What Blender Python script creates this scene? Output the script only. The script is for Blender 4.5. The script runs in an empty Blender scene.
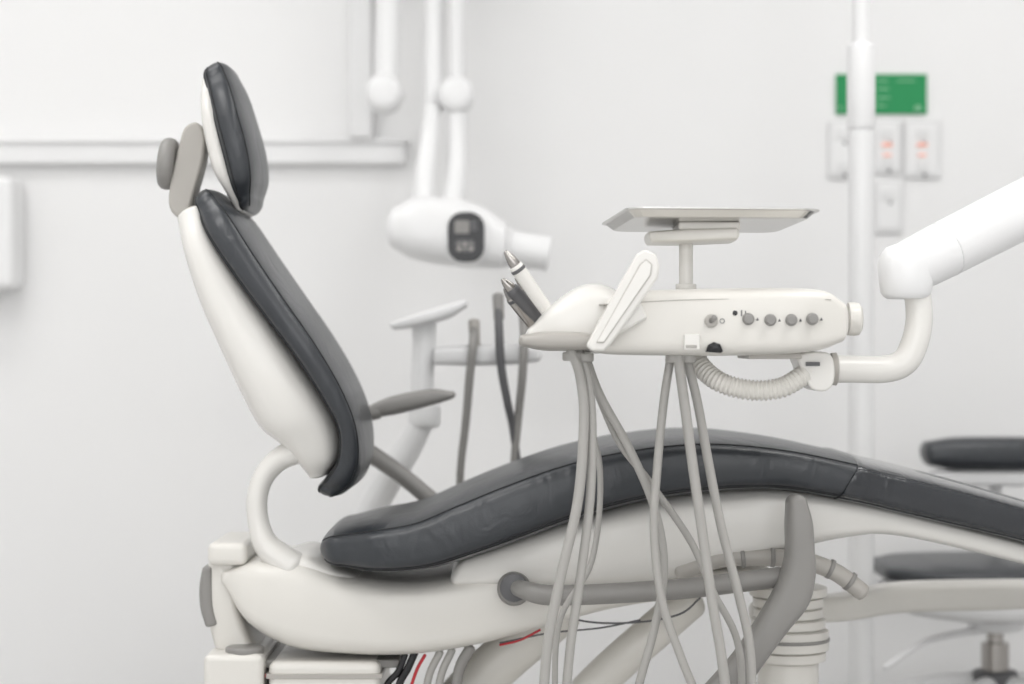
import bpy, bmesh, math, random
from mathutils import Vector, Matrix
random.seed(3)
D=3.6; F=1980.0; ZC=0.88      # camera distance from chair centre line, focal scale, eye height

def P(a,b,y): 
    k=(D+y)/F
    return Vector(((a-512)*k, y, ZC-(b-342)*k))
def K(y): return (D+y)/F

# ------------------------------------------------------------ materials
def mat(name,col,rough=0.5,metal=0.0,spec=0.5,bump=0.0,bscale=40.0,var=0.0,coat=0.0,emit=None,estr=0,stretch=None,bump2=None):
    m=bpy.data.materials.new(name); m.use_nodes=True
    nt=m.node_tree; b=nt.nodes['Principled BSDF']
    b.inputs['Roughness'].default_value=rough
    b.inputs['Metallic'].default_value=metal
    b.inputs['Specular IOR Level'].default_value=spec
    b.inputs['Coat Weight'].default_value=coat
    b.inputs['Base Color'].default_value=(*col,1)
    tc=nt.nodes.new('ShaderNodeTexCoord')
    mp=nt.nodes.new('ShaderNodeMapping')
    nt.links.new(tc.outputs['Object'],mp.inputs['Vector'])
    if stretch: mp.inputs['Scale'].default_value=stretch
    nz=nt.nodes.new('ShaderNodeTexNoise'); nz.inputs['Scale'].default_value=bscale; nz.inputs['Detail'].default_value=4
    nt.links.new(mp.outputs['Vector'],nz.inputs['Vector'])
    if var>0:
        rp=nt.nodes.new('ShaderNodeMapRange')
        rp.inputs['To Min'].default_value=1-var; rp.inputs['To Max'].default_value=1+var
        nz2=nt.nodes.new('ShaderNodeTexNoise'); nz2.inputs['Scale'].default_value=6
        nt.links.new(tc.outputs['Object'],nz2.inputs['Vector'])
        nt.links.new(nz2.outputs['Fac'],rp.inputs['Value'])
        mx=nt.nodes.new('ShaderNodeVectorMath'); mx.operation='SCALE'
        mx.inputs[0].default_value=col
        nt.links.new(rp.outputs['Result'],mx.inputs['Scale'])
        nt.links.new(mx.outputs['Vector'],b.inputs['Base Color'])
    last=None
    if bump>0:
        bp=nt.nodes.new('ShaderNodeBump'); bp.inputs['Strength'].default_value=bump; bp.inputs['Distance'].default_value=0.01
        nt.links.new(nz.outputs['Fac'],bp.inputs['Height']); last=bp
    if bump2:
        st,sc,dist=bump2
        n3=nt.nodes.new('ShaderNodeTexNoise'); n3.inputs['Scale'].default_value=sc; n3.inputs['Detail'].default_value=2
        n3.inputs['Distortion'].default_value=1.0
        m2=nt.nodes.new('ShaderNodeMapping'); m2.inputs['Scale'].default_value=(1.6,0.6,1.0); m2.inputs['Rotation'].default_value=(0,0.6,0.3)
        nt.links.new(tc.outputs['Object'],m2.inputs['Vector']); nt.links.new(m2.outputs['Vector'],n3.inputs['Vector'])
        b2=nt.nodes.new('ShaderNodeBump'); b2.inputs['Strength'].default_value=st; b2.inputs['Distance'].default_value=dist
        nt.links.new(n3.outputs['Fac'],b2.inputs['Height'])
        if last: nt.links.new(last.outputs['Normal'],b2.inputs['Normal'])
        last=b2
    if last: nt.links.new(last.outputs['Normal'],b.inputs['Normal'])
    if emit:
        b.inputs['Emission Color'].default_value=(*emit,1); b.inputs['Emission Strength'].default_value=estr
    return m

LEATHER=mat('dark_upholstery',(0.032,0.036,0.042),0.33,spec=.6,bump=0.06,bscale=420,var=0.03,bump2=(0.28,11,0.014))
COVER=mat('glossy_foot_cover',(0.026,0.029,0.034),0.2,bump=0.04,bscale=120,coat=0.4,bump2=(0.35,20,0.008))
SEAM=mat('stitched_seam',(0.015,0.016,0.018),0.6,bump=0.2,bscale=800)
CREAM=mat('cream_plastic',(0.76,0.74,0.695),0.30,bump=0.02,bscale=300,var=0.015)
SHELL=mat('ivory_shell',(0.79,0.775,0.74),0.26,bump=0.02,bscale=300,var=0.015)
GREYP=mat('warm_grey_plastic',(0.27,0.262,0.25),0.4,bump=0.04,bscale=500,var=0.02)
MIDG=mat('taupe_plastic',(0.44,0.42,0.39),0.42,bump=0.04,bscale=500,var=0.02)
HOSE=mat('grey_silicone_hose',(0.40,0.39,0.37),0.4,bump=0.03,bscale=500,var=0.03)
DARKG=mat('dark_grey_plastic',(0.11,0.11,0.115),0.4,bump=0.04,bscale=400)
BLACK=mat('black_plastic',(0.012,0.012,0.014),0.25,bump=0.02,bscale=400)
WHITE=mat('white_enamel',(0.85,0.85,0.85),0.28,bump=0.015,bscale=300,var=0.01)
STEEL=mat('brushed_steel',(0.42,0.40,0.38),0.22,metal=1.0,bump=0.05,bscale=60,stretch=(1,30,30))
TRAYM=mat('tray_steel',(0.68,0.67,0.65),0.24,metal=0.95,bump=0.03,bscale=60,stretch=(1,30,30))
WALL=mat('painted_wall',(0.88,0.878,0.876),0.75,bump=0.03,bscale=180,var=0.008)
CEIL=mat('ceiling_paint',(0.86,0.86,0.855),0.8,bump=0.03,bscale=150)
FLOOR=mat('vinyl_floor',(0.58,0.577,0.574),0.45,bump=0.03,bscale=200,var=0.05)
GREEN=mat('green_sign',(0.0,0.26,0.075),0.45,bump=0.01,bscale=200,var=0.02)
SIGNW=mat('sign_print',(0.22,0.5,0.30),0.5,bump=0.01,bscale=200)
RED=mat('red_cable',(0.5,0.02,0.03),0.4,bump=0.02,bscale=300)
LED=mat('red_led',(0.9,0.5,0.4),0.4,emit=(1,0.2,0.1),estr=.22,bump=0.01)
PANEL=mat('light_diffuser',(0.9,0.9,0.9),0.5,emit=(1,0.99,0.97),estr=2,bump=0.01)
PLATE=mat('outlet_plastic',(0.78,0.78,0.78),0.4,bump=0.01,bscale=200)

# ------------------------------------------------------------ helpers
def group(name,loc):
    e=bpy.data.objects.new(name,None); e.empty_display_size=0.1
    e.location=loc; bpy.context.collection.objects.link(e); return e
def add(name,me,m,parent=None,smooth=True):
    o=bpy.data.objects.new(name,me); bpy.context.collection.objects.link(o)
    if m: me.materials.append(m)
    if smooth:
        for p in me.polygons: p.use_smooth=True
    if parent:
        o.parent=parent; o.matrix_parent_inverse=Matrix.Translation(-Vector(parent.location))
    return o
def cr(vals,n,closed=False):
    """Catmull-Rom resample of tuples"""
    out=[]; L=len(vals)
    segs=L if closed else L-1
    for i in range(segs):
        if closed: p0,p1,p2,p3=[vals[(i+j-1)%L] for j in range(4)]
        else:
            p1,p2=vals[i],vals[i+1]
            p0=vals[i-1] if i>0 else tuple(2*a-b for a,b in zip(p1,p2))
            p3=vals[i+2] if i+2<L else tuple(2*a-b for a,b in zip(p2,p1))
        for k in range(n):
            t=k/n
            out.append(tuple(0.5*((2*b)+(-a+c)*t+(2*a-5*b+4*c-d)*t*t+(-a+3*b-3*c+d)*t**3) for a,b,c,d in zip(p0,p1,p2,p3)))
    if not closed: out.append(tuple(vals[-1]))
    return out
def mesh(name,verts,faces):
    me=bpy.data.meshes.new(name); me.from_pydata([tuple(v) for v in verts],[],faces)
    bm=bmesh.new(); bm.from_mesh(me); bmesh.ops.recalc_face_normals(bm,faces=bm.faces); bm.to_mesh(me); bm.free()
    return me
def rings_mesh(name,rings,cap=True):
    n=len(rings[0]); V=[v for r in rings for v in r]; Fc=[]
    for i in range(len(rings)-1):
        for j in range(n):
            Fc.append((i*n+j,i*n+(j+1)%n,(i+1)*n+(j+1)%n,(i+1)*n+j))
    if cap:
        for i in (0,len(rings)-1):
            c=sum((Vector(v) for v in rings[i]),Vector())/n
            V.append(c); ci=len(V)-1
            for j in range(n): Fc.append((i*n+j,i*n+(j+1)%n,ci))
    return mesh(name,V,Fc)
def sg(x,e): return math.copysign(abs(x)**e,x)
def loft(name,st,m,parent,yu=0.0,yl=-0.2,e=4,yc=0.0,n=6,m_=40,r=(0.02,0.02),rw=0.03,seams=(),seam_r=0.0016,crown=0.0):
    """st: (ux,uy,lx,ly,hw) stations, superelliptic sections across the depth"""
    S=[]
    for s in st:
        U=P(s[0],s[1],yu); L=P(s[2],s[3],yl)
        S.append((U.x,U.z,L.x,L.z,s[4],s[5] if len(s)>5 else yc))
    S=cr(S,n)
    def ring(s,ts=1.0,dw=0.0,off=(0,0)):
        ux,uz,lx,lz,hw,c0=s; cx,cz=(ux+lx)/2,(uz+lz)/2; tx,tz=(ux-lx)/2,(uz-lz)/2
        out=[]
        for j in range(m_):
            a=2*math.pi*j/m_
            cy,sy=sg(math.cos(a),2/e),sg(math.sin(a),2/e)
            q=sy*ts*(1-crown*cy*cy if sy>0 else 1)
            out.append(Vector((cx+tx*q+off[0],c0+max(hw-dw,0.004)*cy,cz+tz*q+off[1])))
        return out
    def ctr(s): return Vector(((s[0]+s[2])/2,(s[1]+s[3])/2))
    rings=[]
    t0=(ctr(S[0])-ctr(S[1])).normalized(); t1=(ctr(S[-1])-ctr(S[-2])).normalized()
    NC=9
    for k in range(NC,0,-1):
        a=math.pi/2*k/NC; rings.append(ring(S[0],max(math.cos(a),0.02),rw*(1-math.cos(a)),t0*r[0]*math.sin(a)))
    for s in S: rings.append(ring(s))
    for k in range(1,NC+1):
        a=math.pi/2*k/NC; rings.append(ring(S[-1],max(math.cos(a),0.02),rw*(1-math.cos(a)),t1*r[1]*math.sin(a)))
    o=add(name,rings_mesh(name,rings),m,parent)
    for i,ja in enumerate(seams):
        j=int(round(ja/360*m_))%m_
        pts=[rg[j] for rg in rings[4:-4]]
        tube(name+'_seam_%d'%(i+1),pts,seam_r,SEAM,parent,raw=True,n=8)
    return o
def tube(name,pts,r,m,parent,n=14,sub=8,raw=False,ysc=1.0,ripple=None,capround=True):
    """sweep; pts Vectors, r float or list"""
    if isinstance(r,(int,float)): r=[r]*len(pts)
    Q=[(p[0],p[1],p[2],q) for p,q in zip(pts,r)]
    if not raw: Q=cr(Q,sub)
    C=[Vector(q[:3]) for q in Q]; R=[q[3] for q in Q]
    if ripple:
        C2=[];R2=[];acc=0
        for i in range(len(C)-1):
            seg=(C[i+1]-C[i]).length; k=max(2,int(seg/(ripple[0]/6)))
            for a in range(k):
                t=a/k; C2.append(C[i].lerp(C[i+1],t)); d=acc+seg*t
                R2.append(R[i]*(1+ripple[1]*math.sin(2*math.pi*d/ripple[0])))
            acc+=seg
        C,R=C2,R2
    T=[]
    for i in range(len(C)):
        a=C[max(i-1,0)]; b=C[min(i+1,len(C)-1)]; T.append((b-a).normalized())
    nrm=Vector((0,1,0)); nrm=(nrm-T[0]*nrm.dot(T[0]))
    if nrm.length<1e-3: nrm=Vector((1,0,0))
    nrm.normalize(); rings=[]
    def rg(c,t,nr,rr):
        b=t.cross(nr).normalized()
        return [c+nr*math.cos(2*math.pi*j/n)*rr*ysc+b*math.sin(2*math.pi*j/n)*rr for j in range(n)]
    fr=[]
    for i in range(len(C)):
        nrm=nrm-T[i]*nrm.dot(T[i]); nrm.normalize(); fr.append(nrm.copy())
    if capround:
        for k in range(4,0,-1):
            a=math.pi/2*k/4; rings.append(rg(C[0]-T[0]*R[0]*0.6*math.sin(a),T[0],fr[0],max(R[0]*math.cos(a),R[0]*.05)))
    for i in range(len(C)): rings.append(rg(C[i],T[i],fr[i],R[i]))
    if capround:
        for k in range(1,5):
            a=math.pi/2*k/4; rings.append(rg(C[-1]+T[-1]*R[-1]*0.6*math.sin(a),T[-1],fr[-1],max(R[-1]*math.cos(a),R[-1]*.05)))
    return add(name,rings_mesh(name,rings),m,parent)
def lathe(name,p0,axis,prof,m,parent,n=32,sc=(1,1)):
    """prof: (dist along axis, radius)"""
    ax=Vector(axis).normalized(); h=Vector((0,0,1)) if abs(ax.z)<0.9 else Vector((1,0,0))
    u=(h-ax*h.dot(ax)).normalized(); v=ax.cross(u)
    rings=[[Vector(p0)+ax*d+u*math.cos(2*math.pi*j/n)*r*sc[0]+v*math.sin(2*math.pi*j/n)*r*sc[1] for j in range(n)] for d,r in prof]
    o=add(name,rings_mesh(name,rings),m,parent)
    md=o.modifiers.new('e','EDGE_SPLIT'); md.split_angle=math.radians(40)
    return o
def disc(name,p0,axis,r,h,m,parent,bev=None,sc=(1,1),n=32):
    b=bev if bev else min(r,h)*0.25
    prof=[(0,r-b)]+[(b-b*math.cos(a),r-b+b*math.sin(a)) for a in (0.5,1.0,1.5708)]+[(h-b+b*math.sin(a),r-b+b*math.cos(a)) for a in (0,0.5,1.0,1.5708)]
    return lathe(name,p0,axis,prof,m,parent,n=n,sc=sc)
def rbox(name,c,size,m,parent,bev=0.005,rot=(0,0,0),seg=4):
    bm=bmesh.new(); bmesh.ops.create_cube(bm,size=1)
    bmesh.ops.scale(bm,vec=size,verts=bm.verts)
    if bev>0: bmesh.ops.bevel(bm,geom=bm.edges[:],offset=min(bev,min(size)*0.49),segments=seg,affect='EDGES',profile=0.5)
    from mathutils import Euler
    bm.transform(Matrix.Translation(c)@Euler(rot).to_matrix().to_4x4())
    me=bpy.data.meshes.new(name); bm.to_mesh(me); bm.free()
    o=add(name,me,m,parent,smooth=bev>0)
    if bev>0: o.modifiers.new('wn','WEIGHTED_NORMAL')
    return o
def bx(name,x0,y0,x1,y1,ya,yb,m,parent,bev=0.005,rot=(0,0,0),ref=None):
    """box from elevation rectangle and depth range"""
    ref=ya if ref is None else ref
    a=P(x0,y0,ref); b=P(x1,y1,ref)
    return rbox(name,Vector(((a.x+b.x)/2,(ya+yb)/2,(a.z+b.z)/2)),(abs(b.x-a.x),abs(yb-ya),abs(a.z-b.z)),m,parent,bev,rot)
def poly(name,pts,ya,yb,m,parent,ref=None,bev=0.004,smooth=0):
    ref=ya if ref is None else ref
    if smooth: pts=cr(pts,smooth,closed=True)
    bm=bmesh.new()
    A=[bm.verts.new((P(a,b,ref).x,ya,P(a,b,ref).z)) for a,b in pts]
    B=[bm.verts.new((v.co.x,yb,v.co.z)) for v in A]
    n=len(A); fa=bm.faces.new(A); fb=bm.faces.new(B[::-1])
    for i in range(n): bm.faces.new((A[i],B[i],B[(i+1)%n],A[(i+1)%n]))
    bmesh.ops.recalc_face_normals(bm,faces=bm.faces)
    me=bpy.data.meshes.new(name); bm.to_mesh(me); bm.free()
    o=add(name,me,m,parent)
    if bev>0:
        md=o.modifiers.new('b','BEVEL'); md.width=bev; md.segments=4; md.limit_method='ANGLE'; md.angle_limit=math.radians(50)
    o.modifiers.new('wn','WEIGHTED_NORMAL')
    return o
def PT(lst,y): return [P(a[0],a[1],a[2] if len(a)>2 else y) for a in lst]

# ------------------------------------------------------------ room
WY=1.3
XL,XR,YF,H=-2.7,2.9,-4.7,2.75
def slab(name,c,s,m): return rbox(name,Vector(c),s,m,None,0)
slab('floor',((XL+XR)/2,(YF+WY)/2,-0.05),(XR-XL+.2,WY-YF+.2,0.1),FLOOR)
slab('ceiling',((XL+XR)/2,(YF+WY)/2,H+.05),(XR-XL+.2,WY-YF+.2,0.1),CEIL)
slab('wall_back',((XL+XR)/2,WY+.05,H/2),(XR-XL+.2,0.1,H),WALL)
slab('wall_left',(XL-.05,(YF+WY)/2,H/2),(0.1,WY-YF,H),WALL)
slab('wall_right',(XR+.05,(YF+WY)/2,H/2),(0.1,WY-YF,H),WALL)
slab('wall_front',((XL+XR)/2,YF-.05,H/2),(XR-XL+.2,0.1,H),WALL)
# made-up window behind the camera, added for soft frontal fill light
wg=group('added_fill_window',(0.1,YF,1.35))
WW,WH,WZ=3.6,1.7,1.35
for nm,c,s in [('frame_top',(.1,YF+.03,WZ+WH/2+.03),(WW+.12,.06,.06)),('frame_sill',(.1,YF+.05,WZ-WH/2-.03),(WW+.16,.1,.06)),
               ('frame_left',(.1-WW/2-.03,YF+.03,WZ),(.06,.06,WH)),('frame_right',(.1+WW/2+.03,YF+.03,WZ),(.06,.06,WH)),
               ('mullion_1',(.1-WW/6,YF+.03,WZ),(.04,.06,WH)),('mullion_2',(.1+WW/6,YF+.03,WZ),(.04,.06,WH))]:
    rbox(nm,Vector(c),s,WHITE,wg,.006)
FILLP=mat('added_fill_pane',(.9,.9,.9),.5,emit=(.97,.985,1),estr=.35,bump=.01)  # glowing pane, part of the added frontal fill
rbox('pane',Vector((.1,YF+.008,WZ)),(WW,.01,WH),FILLP,wg,0)
l=bpy.data.lights.new('added_fill_lamp','AREA'); l.shape='RECTANGLE'; l.size=WW-.1; l.size_y=WH-.1; l.energy=25; l.color=(.975,.988,1)  # area lamp added in front of the pane as frontal fill
o=bpy.data.objects.new('added_fill_lamp',l); bpy.context.collection.objects.link(o); o.location=(.1,YF+.08,WZ); o.rotation_euler=(math.radians(90),0,0)
o.parent=wg; o.matrix_parent_inverse=Matrix.Translation(-Vector(wg.location))

# wall bumper rail
g=group('wall_rail',P(0,150,WY))
bx('rail_face',-260,141,405,164,WY-.035,WY-.001,WHITE,g,.008)
bx('rail_lip',-260,138,408,143,WY-.045,WY-.001,WHITE,g,.004)

# dispenser
g=group('paper_towel_dispenser',P(-30,230,WY))
bx('housing',-75,178,20,290,WY-.13,WY-.001,WHITE,g,.02,ref=WY-.06)
bx('outlet_slot',-60,286,4,293,WY-.11,WY-.03,PLATE,g,.002,ref=WY-.06)

# green sign
g=group('safety_sign',P(882,94,WY))
bx('board',836,74,927,114,WY-.008,WY-.001,GREEN,g,.002)
yy=WY-.0095
for i,(a,b,c,d) in enumerate([(877,80,888,81.5),(877,88,889,89.5),(877,97,890,98.5),(877,105,886,106.5),(897,80,915,81.5),(916,105,921,111),(914,107,917,110),(839,106,842,109)]):
    bx('print_%d'%(i+1),a,b,c,d,yy,WY-.007,SIGNW,g,0)
# outlets
def outlet(a,b,c,d,led=False,nsw=2):
    g=group('power_outlet',P((a+c)/2,(b+d)/2,WY))
    bx('plate',a,b,c,d,WY-.010,WY-.001,PLATE,g,.003)
    bx('inner_frame',a+4,b+4,c-4,d-4,WY-.013,WY-.009,WHITE,g,.002)
    cx=(a+c)/2
    for i in range(nsw):
        yy=b+14+i*(d-b-26)/(max(nsw-1,1))
        bx('rocker_%d'%(i+1),cx-6,yy-5,cx+6,yy+5,WY-.017,WY-.012,PLATE,g,.002)
        disc('dot_%d'%(i+1),P(cx+2,yy+9,WY-.0125),(0,-1,0),.004,.002,DARKG,g)
    if led:
        bx('indicator',cx-5,143,cx+5,146,WY-.019,WY-.012,LED,g,.001)
        bx('indicator_b',cx-4,154,cx+4,156,WY-.019,WY-.012,LED,g,.001)
outlet(828,120,858,178); outlet(873,120,902,174,True); outlet(904,120,941,178,True); outlet(874,180,903,233,nsw=1)

# ------------------------------------------------------------ pole
yp=0.62
g=group('operating_light_pole',(P(861,400,yp).x,yp,0))
px=P(861,400,yp).x
def vz(py,y=yp): return P(0,py,y).z
lathe('pole',(px,yp,0.02),(0,0,1),[(0,.027),(vz(130)-.02,.027)],WHITE,g)
disc('collar',(px,yp,vz(131)),(0,0,1),.030,vz(44)-vz(131),WHITE,g,bev=.008)
lathe('upper_pole',(px,yp,vz(50)),(0,0,1),[(0,.0185),(2.6-vz(50),.0185)],WHITE,g)
disc('ceiling_mount',(px,yp,2.6),(0,0,1),.08,.148,WHITE,g,bev=.01)
disc('floor_flange',(px,yp,0.001),(0,0,1),.1,.03,WHITE,g,bev=.008)

# ------------------------------------------------------------ DENTAL CHAIR
ch=group('dental_chair',(P(500,500,0).x,0,0))
# headrest
loft('headrest_cushion',[(234,72,199,79,.10),(243,90,205,100,.125),(251,115,213,129,.14),(260,147,221,160,.14),(263,175,228,186,.13),(258,196,235,202,.10)],LEATHER,ch,yu=-.02,yl=-.12,e=3.8,r=(.024,.020),rw=.05,seams=(213,330,200,150),crown=.1)
loft('headrest_shell',[(212,74,196,79,.09),(218,100,196,103,.118),(224,130,200,132,.128),(232,165,209,168,.128),(238,190,221,190,.11),(242,207,230,208,.08)],SHELL,ch,yu=-.12,yl=-.12,e=3.2,r=(.010,.006),rw=.03)
poly('headrest_bracket',[(184,128),(196,122),(204,134),(203,158),(196,185),(188,212),(180,219),(169,207),(170,182),(178,148)],-.07,-.01,MIDG,ch,bev=.006,smooth=4)
o=disc('headrest_lock_knob',P(160,163,-.04),(1,0,-.1),.047,.03,GREYP,ch,bev=.013,n=40)
rbox('knob_boss',P(180,162,-.04),(.03,.03,.035),MIDG,ch,.006)
# backrest
loft('backrest_shell',[(200,203,170,219,.15),(216,240,178,253,.175),(246,285,193,300,.19),(276,326,213,346,.2),(304,367,233,390,.2),(328,405,253,428,.19),(339,435,275,447,.17),(337,460,292,466,.15),(325,476,303,480,.12)],SHELL,ch,yu=-.19,yl=-.17,e=3.4,r=(.010,.006),rw=.03)
loft('backrest_cushion',[(226,197,189,208,.15),(246,217,201,236,.19),(268,250,228,275,.21),(297,293,263,320,.225),(329,340,295,362,.225),(353,383,320,401,.215),(366,420,335,431,.2),(369,453,333,461,.18),(362,478,320,480,.16),(347,491,313,488,.13)],LEATHER,ch,yu=-.03,yl=-.2,e=4,r=(.024,.018),rw=.05,seams=(213,205,150,335),crown=.08)
tube('backrest_support_arm',PT([(318,452),(296,452),(277,461),(263,478),(257,500),(259,525),(268,547),(292,566)],-.11),[.020,.022,.0205,.019,.0185,.019,.023,.028],SHELL,ch,n=24,ysc=1.5)
# seat
loft('seat_cushion',[(348,520,341,573,.21),(378,513,380,577,.24),(418,505,430,573,.25),(455,489,475,560,.255),(500,470,522,544,.255),(560,449,576,524,.255),(622,436,640,506,.25),(692,430,710,496,.25),(765,437,775,493,.245),(838,452,835,501,.24),(900,467,895,514,.23),(960,483,955,528,.22),(1024,501,1020,543,.21),(1100,522,1095,565,.2),(1180,545,1175,590,.17)],LEATHER,ch,yu=0,yl=-.23,e=4.6,r=(.040,.03),rw=.07,seams=(214,206,146,328),crown=.05,m_=56)
loft('foot_cover',[(840,451,837,503,.2445),(870,459,866,509,.238),(900,466,895,516,.233),(960,482,955,530,.223),(1024,500,1020,545,.213),(1100,521,1095,567,.203),(1186,545,1180,593,.173)],COVER,ch,yu=0,yl=-.23,e=4.6,r=(.002,.03),rw=.003,crown=.05,seams=(214,),m_=56)
loft('seat_under_shell',[(470,556,455,592,.17),(560,522,550,592,.2),(640,500,640,590,.205),(710,489,720,575,.205),(775,486,790,556,.205),(840,495,850,542,.2),(900,509,905,540,.19),(1020,540,1020,566,.17),(1100,562,1100,588,.15)],SHELL,ch,yu=-.2,yl=-.2,e=4.5,r=(.02,.02))
loft('seat_carriage',[(222,573,218,592,.11),(256,562,244,629,.15),(302,562,287,653,.16),(345,577,345,660,.165),(410,583,410,660,.17),(480,573,475,650,.175),(545,565,540,633,.175),(620,568,612,613,.17),(700,570,695,601,.15),(770,572,765,595,.12)],CREAM,ch,yu=-.17,yl=-.17,e=5,r=(.012,.02),rw=.03)
loft('carriage_deck',[(266,564,262,590,.12),(300,555,300,592,.14),(325,566,330,592,.14),(352,576,352,595,.13)],SHELL,ch,yu=-.16,yl=-.16,e=4,r=(.02,.02))
# near armrest folded down
lathe('armrest_socket',P(514,587,-.17),(0,-1,0),[(0,.029),(.03,.029),(.035,.025),(.04,.024)],GREYP,ch)
lathe('armrest_socket_ring',P(514,587,-.205),(0,-1,0),[(0,.024),(.012,.024),(.014,.020)],DARKG,ch)
tube('armrest_tube',PT([(518,588,-.215),(528,591,-.245),(548,595,-.26),(600,594,-.265),(680,589,-.27),(740,582,-.27),(780,577,-.27)],-.26),[.014,.016,.0175,.0175,.0175,.0175,.0175],GREYP,ch,n=20)
loft('armrest_pad_lowered',[(786,503,806,500,.028),(785,525,812,522,.032),(785,552,814,550,.032),(779,578,815,575,.032),(768,600,808,604,.032),(752,626,786,632,.032),(732,655,764,662,.032),(706,684,742,694,.03),(680,712,716,724,.028)],GREYP,ch,yu=-.3,yl=-.3,yc=-.3,e=3,r=(.012,.012),rw=.01)
# far armrest
loft('armrest_pad_far',[(366,407,368,418,.03),(392,396,394,415,.035),(430,389,430,406,.035),(450,391,449,400,.03)],GREYP,ch,yu=.28,yl=.28,yc=.28,e=3,r=(.01,.012),rw=.012)
tube('armrest_bracket_far',PT([(378,412),(352,418),(346,436),(368,452),(400,474),(434,502)],.26),[.014,.016,.017,.018,.017,.017],GREYP,ch,n=16)
# lower base
bx('hinge_cap',207,543,247,566,-.12,.10,CREAM,ch,.012)
loft('rear_housing',[(206,560,240,560,.1),(203,590,238,600,.1),(206,625,246,630,.1),(212,650,256,652,.1)],CREAM,ch,yu=-.1,yl=-.1,e=5,r=(.004,.004))
loft('rear_bumper',[(198,572,212,570,.105),(195,590,213,588,.105),(196,610,214,608,.105),(201,628,218,624,.105)],GREYP,ch,yu=-.12,yl=-.12,e=4,r=(.006,.006))
disc('rear_pivot',P(245,654,-.12),(0,0,1),.034,.014,GREYP,ch,bev=.004)
bx('base_housing_rear',203,655,263,740,-.16,.12,CREAM,ch,.012)
bx('base_housing_middle',268,662,380,760,-.15,.15,CREAM,ch,.014)
bx('base_band',266,674,382,679,-.153,.153,MIDG,ch,.001)
bx('base_link',240,660,400,668,-.12,.12,GREYP,ch,.003)
rbox('base_plate',Vector((-.12,0,.03)),(1.35,.46,.06),CREAM,ch,.02)
rbox('base_pump_box',Vector((-.3,0,.13)),(.5,.32,.2),CREAM,ch,.03)
tube('lift_arm',PT([(560,610,0),(470,690,0),(400,780,0)],0),.045,CREAM,ch,n=20)
tube('lift_arm_front',PT([(690,600,0),(590,690,0),(520,780,0)],0),.035,CREAM,ch,n=20)
for i,(pts,mm,r) in enumerate([
  ([(415,652),(408,668),(398,690),(396,740)],BLACK,.007),
  ([(425,655),(416,672),(408,700),(404,740)],RED,.003),
  ([(405,655),(398,672),(385,690),(380,740)],BLACK,.006),
  ([(245,668),(262,674),(280,684),(300,700)],RED,.003),
  ([(440,652),(428,680),(420,740)],HOSE,.007),
  ([(452,650),(440,680),(432,740)],HOSE,.007),
  ([(470,648),(458,675),(452,740)],GREYP,.010),
  ([(500,645),(520,640),(540,630)],RED,.0022),
  ([(500,643),(550,633),(600,628),(640,620)],DARKG,.0016),
  ([(540,610),(590,622),(640,622),(680,614),(700,598)],DARKG,.0018),
 ]): tube('cable_%d'%(i+1),PT(pts,-.13),r,mm,ch,n=10)
# wrapped hose and bellows
tube('service_hose',PT([(680,572),(715,560),(755,557),(800,560),(835,572),(862,592)],-.19),.0155,MIDG,ch,n=18)
for i,(a,b,dx,dz) in enumerate([(705,563,1,.3),(740,558,1,.1),(770,557,1,0),(800,560,1,-.2),(828,568,1,-.45),(848,580,.8,-.6)]):
    disc('hose_clamp_%d'%(i+1),P(a,b,-.19),(dx,0,dz),.0175,.008,GREYP,ch,bev=.002)
c=P(788,660,-.02)
prof=[]
h=P(0,585,-.02).z-c.z
for i in range(7):
    z0=h*i/7; rr=.068+.006*math.sin(i*1.1)
    prof+=[(z0,rr-.006),(z0+.002,rr),(z0+h/7-.003,rr),(z0+h/7-.001,rr-.006)]
lathe('bellows_stack',c,(0,0,1),prof,CREAM,ch,n=40)
disc('bellows_band',P(788,640,-.02),(0,0,1),.075,.006,GREYP,ch,bev=.001)
disc('bellows_column',(c.x,-.02,.05),(0,0,1),.055,c.z-.05,CREAM,ch,bev=.005)
loft('side_bracket',[(740,587,740,606,.03,.05),(830,585,830,611,.04,.15),(900,584,900,613,.05,.3),(1000,584,1000,613,.05,.34),(1060,585,1060,611,.05,.36)],CREAM,ch,yu=.28,yl=.28,e=4,r=(.01,.01))

# ------------------------------------------------------------ DELIVERY UNIT
yn=-.50
du=group('dental_delivery_unit',P(720,320,-.35))
YC=-.36
loft('control_head',[(597,300,592,352,.12),(625,291,615,355,.135),(670,288.5,670,356,.14),(740,287,740,356,.14),(800,287,795,354,.14),(830,290,826,350,.13),(846,300,845,343,.12)],CREAM,du,yu=yn,yl=yn,yc=YC,e=7,r=(.008,.012),rw=.03,m_=56)
loft('head_seam_band',[(600,304,600,305,.1345),(700,299,700,300,.1405),(832,299,832,300,.130)],MIDG,du,yu=yn,yl=yn,yc=YC,e=12,r=(.001,.001),rw=.0)
lathe('end_knob',P(848,319,YC),(1,0,0),[(0,.027),(.01,.028),(.018,.026),(.022,.02),(.024,.0)],CREAM,du)
loft('instrument_deck',[(533,325,530,342,.10),(552,304,552,349,.12),(578,286,578,353,.125),(600,282,600,354,.125),(622,290,622,354,.12)],SHELL,du,yu=-.48,yl=-.48,yc=YC,e=4,r=(.01,.01),rw=.03)
loft('instrument_holder_lip',[(524,334,524,347,.12),(545,330,545,351,.135),(575,330,575,351,.138),(602,334,602,350,.138)],MIDG,du,yu=-.5,yl=-.5,yc=YC-.005,e=4,r=(.008,.004),rw=.03)
poly('handle_plate',[(586,346),(592,351),(604,351),(612,343),(658,278),(660,266),(656,254),(645,249),(637,254),(622,280)],-.545,-.515,SHELL,du,bev=.005)
poly('handle_inset',[(596,343),(604,343),(651,275),(652,264),(646,259),(640,264)],-.5475,-.54,MIDG,du,ref=-.545,bev=.001)
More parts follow.
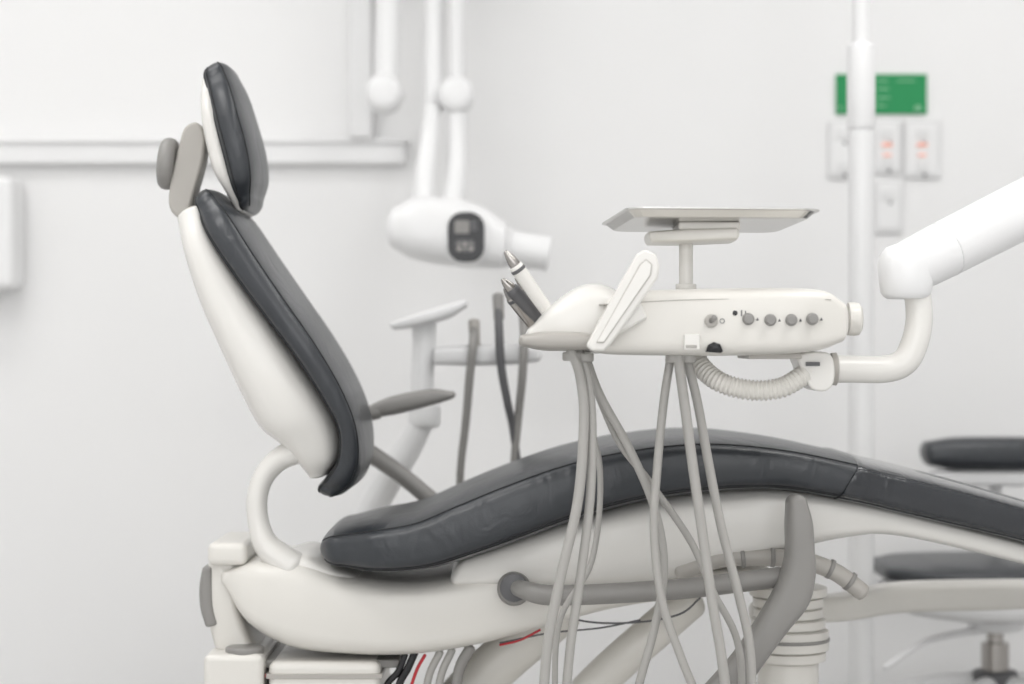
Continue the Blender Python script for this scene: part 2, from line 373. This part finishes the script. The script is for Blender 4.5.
poly('handle_inset_face',[(597,342),(603.7,342),(650,274.8),(651.2,264.6),(646,260.2),(640.6,264.6)],-.5485,-.54,SHELL,du,ref=-.545,bev=.001)
poly('handle_arm',[(598,320),(640,300),(648,318),(600,345)],-.52,-.48,SHELL,du,bev=.005)
# controls
lathe('toggle_ring',P(711,321,yn+.002),(0,-1,0),[(0,.0105),(.006,.0105),(.008,.008),(.008,.0075)],MIDG,du)
lathe('toggle',P(711,321,yn-.004),(0.2,-1,.3),[(0,.004),(.012,.0035),(.018,.005),(.020,.003)],GREYP,du,n=16)
for i,(a,b) in enumerate([(748,319),(770,320),(791,320),(812,319)]):
    lathe('adjust_knob_%d'%(i+1),P(a,b,yn+.002),(0,-1,0),[(0,.0095),(.005,.0095),(.006,.0085),(.014,.008),(.0155,.0065),(.0155,0.0)],GREYP,du,n=24)
    poly('mark_%d'%(i+1),[(a+8,b+1.5),(a+9.5,b-1.5),(a+11,b+1.5)],yn-.0008,yn+.003,DARKG,du,bev=0)
disc('symbol_dot',P(735,313,yn+.001),(0,-1,0),.004,.002,BLACK,du)
bx('symbol_bar',741,310,742.2,316,yn-.0008,yn+.002,DARKG,du,0)
bx('symbol_bar_b',745,311,746,314,yn-.0008,yn+.002,DARKG,du,0)
lathe('symbol_ring',P(722,321,yn+.002),(0,-1,0),[(0,.004),(.003,.004),(.003,.003),(0,.003)],DARKG,du,n=20)
bx('latch_plate',684,334,700,350,yn-.004,yn+.01,SHELL,du,.002)
bx('latch_slot',686,345,697,348,yn-.006,yn,MIDG,du,.001)
poly('foot_socket',[(706,352),(708,345),(714,342),(720,344),(723,351),(721,353)],yn-.0015,yn+.01,BLACK,du,bev=0)
# tray
def tray(name,L,W,zc,rim,m,tilt,rotz,cx,cy):
    rings=[]
    def rr(l,w,z,rc):
        out=[]
        for (sx,sy,a0) in [(1,1,0),(-1,1,90),(-1,-1,180),(1,-1,270)]:
            for k in range(7):
                a=math.radians(a0+15*k)
                out.append(Vector((sx*(l/2-rc)+rc*math.cos(a),sy*(w/2-rc)+rc*math.sin(a),z)))
        return out
    rings=[rr(L-.05,W-.05,0,.02),rr(L-.035,W-.035,.001,.025),rr(L-.012,W-.012,rim,.03),rr(L,W,rim+.001,.033),rr(L,W,rim+.003,.033),rr(L-.014,W-.014,rim+.002,.03),rr(L-.038,W-.038,.003,.025),rr(L-.052,W-.052,.002,.02)]
    from mathutils import Euler
    M=Matrix.Translation((cx,cy,zc))@Euler((tilt[0],tilt[1],rotz)).to_matrix().to_4x4()
    rings=[[M@v for v in r] for r in rings]
    return add(name,rings_mesh(name,rings),m,du,smooth=False)
tc=P(708,225.5,-.35)
tray('instrument_tray',.318,.26,tc.z,.011,TRAYM,(math.radians(-3),0,),0.13,tc.x,-.35)
loft('tray_bracket',[(650,231,652,243,.06),(680,229,680,243,.07),(735,227,735,241,.07)],CREAM,du,yu=-.4,yl=-.4,yc=-.35,e=5,r=(.004,.006),rw=.01)
rbox('tray_bracket_pad',P(706,228,-.35),(.1,.12,.014),CREAM,du,.004)
lathe('tray_post',P(686,292,-.35),(0,0,1),[(0,.0115),(P(0,240,-.35).z-P(0,292,-.35).z,.0115)],SHELL,du)
disc('tray_post_collar',P(686,290,-.35),(0,0,1),.017,.01,SHELL,du,bev=.002)
# support arm
tube('support_elbow',PT([(812,369,-.38),(850,369,-.37),(885,369,-.36),(904,362,-.36),(914,345,-.36),(919,322,-.36),(918,298,-.36),(914,285,-.36)],-.36),[.0225,.0225,.0225,.0225,.0225,.022,.022,.024],SHELL,du,n=22)
lathe('arm_joint',P(906,299,-.36),(0,0,1),[(0,.030),(.003,.036),(.010,.041),(.03,.044),(.055,.046),(.072,.043),(.084,.033),(.090,.018),(.092,.0)],WHITE,du,n=36)
A=P(906,269,-.36)
B=P(1250,94,-.05)
tube('spring_arm',[A,A.lerp(B,.12),A.lerp(B,.5),B],[.044,.047,.050,.052],WHITE,du,n=30)
lathe('arm_seam',A.lerp(B,.10),(B-A),[(0,.0455),(.001,.0474),(.003,.0474),(.004,.0455)],PLATE,du,n=30)
disc('arm_shoulder',B-Vector((0,0,.09)),(0,0,1),.07,.16,WHITE,du,bev=.02)
disc('arm_post',(B.x,B.y,0.0),(0,0,1),.045,B.z-.08,WHITE,du,bev=.004)
disc('arm_post_foot',(B.x,B.y,0.001),(0,0,1),.16,.04,WHITE,du,bev=.01)
# clamp
bx('clamp_plate',748,353,802,359,-.45,-.3,MIDG,du,.002)
poly('clamp_body',[(798,354),(826,352),(834,362),(834,382),(826,391),(812,389),(804,376),(800,366)],-.43,-.34,SHELL,du,bev=.004,smooth=3)
bx('clamp_slot',806,362,820,366,-.434,-.43,DARKG,du,0)
lathe('clamp_ring',P(831,369,-.38),(1,0,0),[(0,.026),(.008,.027),(.01,.024)],MIDG,du)
tube('ribbed_hose',PT([(694,356,-.38),(704,370,-.40),(722,383,-.42),(750,390,-.43),(780,388,-.43),(802,376,-.42),(815,366,-.4)],-.4),.0155,CREAM,du,n=20,ripple=(.0068,.11))
disc('hose_collar',P(692,352,-.38),(0,0,-1),.02,.022,CREAM,du,bev=.004)
# hoses
hs=[
 ([(571,350),(580,375),(584,420),(578,500),(560,580),(547,650),(545,720),(560,800)],-.46,.0082),
 ([(579,350),(588,380),(592,430),(590,500),(580,580),(570,650),(566,720),(575,800)],-.45,.0075),
 ([(584,352),(600,395),(630,450),(655,510),(664,570),(654,630),(638,690),(628,760)],-.40,.007),
 ([(671,356),(664,400),(658,460),(654,530),(662,600),(682,660),(706,720),(720,780)],-.44,.007),
 ([(678,356),(684,400),(692,460),(702,530),(712,600),(722,660),(728,720),(725,790)],-.46,.0082),
 ([(686,356),(697,400),(708,460),(722,530),(740,600),(750,650),(752,720),(748,790)],-.43,.0075),
 ([(592,380),(618,440),(648,480),(690,540),(712,590),(737,640),(741,700),(730,790)],-.38,.006),
 ([(582,352),(583,400),(600,470),(592,560),(560,620),(555,700),(560,790)],-.37,.005),
]
for i,(p,y,r) in enumerate(hs): tube('handpiece_hose_%d'%(i+1),PT(p,y),r,HOSE,du,n=12)
for i,(a,b,r) in enumerate([(573,352,.017),(585,353,.014),(676,354,.017),(688,354,.012)]):
    disc('hose_gland_%d'%(i+1),P(a,b,-.45),(0,0,-1),r,.014,HOSE,du,bev=.003)
# handpieces
def along(p,q,ts): return [p.lerp(q,t) for t in ts]
def handpiece(name,a,b,y,r,m,tip):
    p=P(a[0],a[1],y); q=P(b[0],b[1],y+.03); g_=along(p,q,[0,.06,.14,.2,.24,.6,1.0])
    tube(name+'_tip',g_[:4],[r*.35,r*.55,r*.75,r*.8],tip,du,n=14,sub=3)
    tube(name+'_body',g_[3:],[r*.8,r,r,r*.9],m,du,n=18,sub=3)
    d=(q-p).normalized()
    lathe(name+'_ring',p.lerp(q,.24),d,[(0,r*1.0),(.001,r*1.06),(.005,r*1.06),(.006,r)],DARKG,du,n=20)
handpiece('handpiece_scaler',(506,252),(552,318),-.45,.0118,SHELL,STEEL)
handpiece('handpiece_turbine',(503,280),(543,322),-.42,.0115,DARKG,STEEL)
handpiece('handpiece_syringe',(516,278),(553,322),-.39,.008,STEEL,STEEL)
handpiece('handpiece_motor',(505,289),(535,328),-.36,.010,STEEL,GREYP)

# ------------------------------------------------------------ XRAY UNIT
yx=.85
xr=group('dental_xray_unit',P(455,235,yx))
loft('tube_head',[(398,206,396,250,.075),(414,198,412,259,.085),(445,198,440,265,.085),(480,206,476,268,.082),(505,222,500,269,.07)],WHITE,xr,yu=yx,yl=yx,yc=yx,e=2.8,r=(.022,.012),rw=.03)
a=P(500,247,yx); b=P(549,254,yx)
lathe('collimator_cone',a,b-a,[(0,.045),(.02,.045),(.025,.040),(.10,.038),(.11,.040),(.112,.034),(.09,.030)],WHITE,xr)
lathe('control_bezel',P(466,237,yx-.075),(0,-1,0),[(0,.068),(.006,.066),(.012,.060),(.013,.05)],WHITE,xr,sc=(1,.78),n=40)
# rounded-rectangle dark control panel
def rrect(cx,cy,w,h,rc):
    out=[]
    for sx,sy,a0 in [(1,-1,-90),(1,1,0),(-1,1,90),(-1,-1,180)]:
        for k in range(6):
            a=math.radians(a0+18*k); out.append((cx+sx*(w/2-rc)+rc*math.cos(a),cy+sy*(h/2-rc)+rc*math.sin(a)))
    return out
poly('control_panel',rrect(466,237,37,50,15),yx-.092,yx-.082,BLACK,xr,bev=.002)
yy=yx-.0935
poly('display',rrect(462,227,15,13,2),yy,yy+.004,GREYP,xr,bev=0)
poly('display_b',rrect(474,226,6,10,2),yy,yy+.004,DARKG,xr,bev=0)
poly('keypad',rrect(465,246,20,13,4),yy,yy+.004,DARKG,xr,bev=0)
for i,(u,v) in enumerate([(459,244),(465,244),(471,244),(459,249),(465,249),(471,249)]):
    disc('panel_button_%d'%(i+1),P(u,v,yy+.001),(0,-1,0),.0045,.002,MIDG if i%2 else GREYP,xr,n=16)
tube('yoke',PT([(432,110,1.05),(428,150,1.0),(424,185,.97),(424,225,.95),(432,240,.93)],1),[.022,.024,.026,.028,.025],WHITE,xr)
tube('arm_lower',PT([(437,-90,1.1),(435,0,1.1),(433,110,1.08)],1.1),.024,WHITE,xr,n=20)
tube('arm_upper',PT([(389,-90,1.12),(388,0,1.12),(386,100,1.1)],1.1),.030,WHITE,xr,n=20)
disc('elbow_joint_a',P(386,97,1.15),(0,-1,0),.045,.11,WHITE,xr,bev=.02)
disc('elbow_joint_b',P(457,98,1.1),(0,-1,0),.043,.09,WHITE,xr,bev=.02)
tube('arm_link',PT([(458,-90,1.06),(457,0,1.06),(457,98,1.06)],1.06),.018,WHITE,xr,n=20)
tube('arm_drop',PT([(457,98,1.05),(457,160,1.03),(452,205,.95),(445,222,.92)],1.0),[.022,.024,.024,.022],WHITE,xr,n=20)
bx('cross_arm',376,-95,470,-70,1.06,1.18,WHITE,xr,.02,ref=1.1)
bx('wall_channel',349,-110,372,138,1.24,WY-.001,WHITE,xr,.008,ref=1.24)
bx('wall_bracket',352,-100,400,-60,1.14,1.26,WHITE,xr,.02,ref=1.2)

# ------------------------------------------------------------ ASSISTANT ARM
ya=.45
aa=group('assistant_instrument_arm',P(440,360,ya))
loft('touchpad',[(392,322,396,330,.05),(415,314,418,327,.06),(445,305,448,319,.06),(464,300,466,308,.05)],PLATE,aa,yu=ya,yl=ya,yc=ya,e=4,r=(.006,.006),rw=.02)
tube('pad_stem',PT([(424,322),(424,345),(422,380),(424,410)],ya),[.026,.024,.024,.024],WHITE,aa,n=20)
disc('stem_joint',P(424,428,ya),(0,0,1),.034,.05,WHITE,aa,bev=.01)
tube('lower_arm',PT([(424,415),(408,448),(388,480),(368,520),(360,580),(372,660)],ya),[.026,.028,.03,.03,.03,.03],WHITE,aa,n=20)
disc('arm_floor_base',(P(380,0,ya).x,ya,.001),(0,0,1),.1,.03,WHITE,aa,bev=.008)
tube('arm_floor_post',[P(372,655,ya),P(380,720,ya),Vector((P(380,0,ya).x,ya,.02))],.03,WHITE,aa,n=20)
loft('holder_bar',[(436,347,436,365,.04),(470,345,470,366,.05),(510,344,510,365,.05),(537,346,537,362,.045)],PLATE,aa,yu=ya,yl=ya,yc=ya,e=4,r=(.005,.01),rw=.02)
for i,p in enumerate([
   [(474,326,.43),(473,345,.39),(470,372,.39),(466,420,.40),(460,480,.40),(462,560,.42)],
   [(498,300,.41),(499,330,.385),(501,365,.385),(507,400,.39),(513,430,.4),(520,480,.4)],
   [(524,312,.42),(524,345,.385),(522,380,.385),(518,420,.4),(514,470,.4),(516,540,.42)]]):
    tube('suction_hose_%d'%(i+1),PT(p,.4),[.008,.009,.009,.0085,.008,.008],GREYP if i!=1 else DARKG,aa,n=14)
    tube('suction_tip_%d'%(i+1),[P(p[0][0],p[0][1]-4,p[0][2]),P(p[0][0]+1,p[0][1]+18,p[0][2]-.01)],[.012,.011],GREYP if i else MIDG,aa,n=14)

# ------------------------------------------------------------ STOOL
ys=.75
st=group('dentist_stool',(P(995,500,ys).x,ys,0))
sx=P(995,0,ys).x
def sz(py): return P(0,py,ys).z
loft('stool_seat',[(884,560,884,577,.13),(915,558,915,580,.2),(990,557,990,581,.22),(1070,558,1070,580,.2),(1104,560,1104,577,.13)],LEATHER,st,yu=ys,yl=ys,yc=ys,e=3,r=(.02,.02),rw=.05)
loft('seat_pan',[(880,584,890,604,.13),(915,582,915,612,.18),(990,582,990,618,.2),(1070,582,1070,612,.18),(1100,584,1095,604,.13)],WHITE,st,yu=ys,yl=ys,yc=ys,e=3,r=(.01,.01),rw=.04)
loft('stool_backrest',[(928,441,930,466,.05),(960,437,960,470,.055),(1030,437,1030,470,.055),(1062,441,1060,466,.05)],LEATHER,st,yu=ys+.2,yl=ys+.2,yc=ys+.2,e=3,r=(.016,.016),rw=.03)
bx('backrest_shell',930,470,1060,486,ys+.17,ys+.24,WHITE,st,.012,ref=ys+.2)
tube('backrest_stem',[P(995,478,ys+.22),P(996,540,ys+.28),P(995,600,ys+.24),P(995,604,ys+.1)],.016,WHITE,st)
lathe('gas_column',(sx,ys,.1),(0,0,1),[(0,.03),(.12,.03),(.121,.018),(sz(606)-.1,.018)],STEEL,st)
disc('column_hub',(sx,ys,.09),(0,0,1),.05,.07,DARKG,st,bev=.01)
disc('column_boss',(sx,ys,sz(630)),(0,0,1),.06,.05,WHITE,st,bev=.01)
for i in range(5):
    a=math.radians(72*i+20)
    d=Vector((math.cos(a),math.sin(a),0)); c0=Vector((sx,ys,.13))
    tube('leg_%d'%(i+1),[c0,c0+d*.12+Vector((0,0,-.005)),c0+d*.28+Vector((0,0,-.045))],[.024,.02,.016],WHITE,st)
    disc('castor_%d'%(i+1),c0+d*.28+Vector((-.02*math.sin(a),.02*math.cos(a),-.1)),(math.sin(a),-math.cos(a),0),.03,.04,DARKG,st,bev=.006)
tube('lever',[Vector((sx,ys,sz(628))),P(930,640,ys-.1),P(885,668,ys-.15)],[.008,.007,.007],WHITE,st)

# ------------------------------------------------------------ LIGHTS
def panel(x,y,w,h,p,i):
    g=group('ceiling_light_panel',(x,y,H-.02))
    rbox('frame',Vector((x,y,H-.012)),(w+.04,h+.04,.022),WHITE,g,.004)
    rbox('diffuser',Vector((x,y,H-.025)),(w,h,.006),PANEL,g,0)
    l=bpy.data.lights.new('panel_lamp','AREA'); l.shape='RECTANGLE'; l.size=w; l.size_y=h; l.energy=p; l.color=(1,.99,.982)
    o=bpy.data.objects.new('panel_lamp',l); bpy.context.collection.objects.link(o); o.location=(x,y,H-.035)
    o.parent=g; o.matrix_parent_inverse=Matrix.Translation(-Vector(g.location))
panel(-1.4,-1.3,1.2,.6,14.5,1); panel(1.3,-1.3,1.2,.6,14.5,2)
panel(-1.2,-3.2,1.2,.6,11,3); panel(1.2,-3.2,1.2,.6,11,4)
panel(-1.3,.1,1.2,.6,6.5,5); panel(1.1,.1,1.2,.6,6.5,6)  # extra pair added to brighten the back wall
w=bpy.data.worlds.new('w'); bpy.context.scene.world=w; w.use_nodes=True
w.node_tree.nodes['Background'].inputs[0].default_value=(.9,.93,1,1); w.node_tree.nodes['Background'].inputs[1].default_value=.3

# ------------------------------------------------------------ CAMERA
cd=bpy.data.cameras.new('camera'); cam=bpy.data.objects.new('camera',cd); bpy.context.collection.objects.link(cam)
cam.location=(0,-D,ZC); cam.rotation_euler=(math.radians(90),0,0)
cd.sensor_width=36; cd.lens=F*36/1024
cd.dof.use_dof=True; cd.dof.focus_distance=3.28; cd.dof.aperture_fstop=1.8
bpy.context.scene.camera=cam
sc=bpy.context.scene
sc.view_settings.view_transform='Standard'; sc.view_settings.look='None'; sc.view_settings.exposure=0
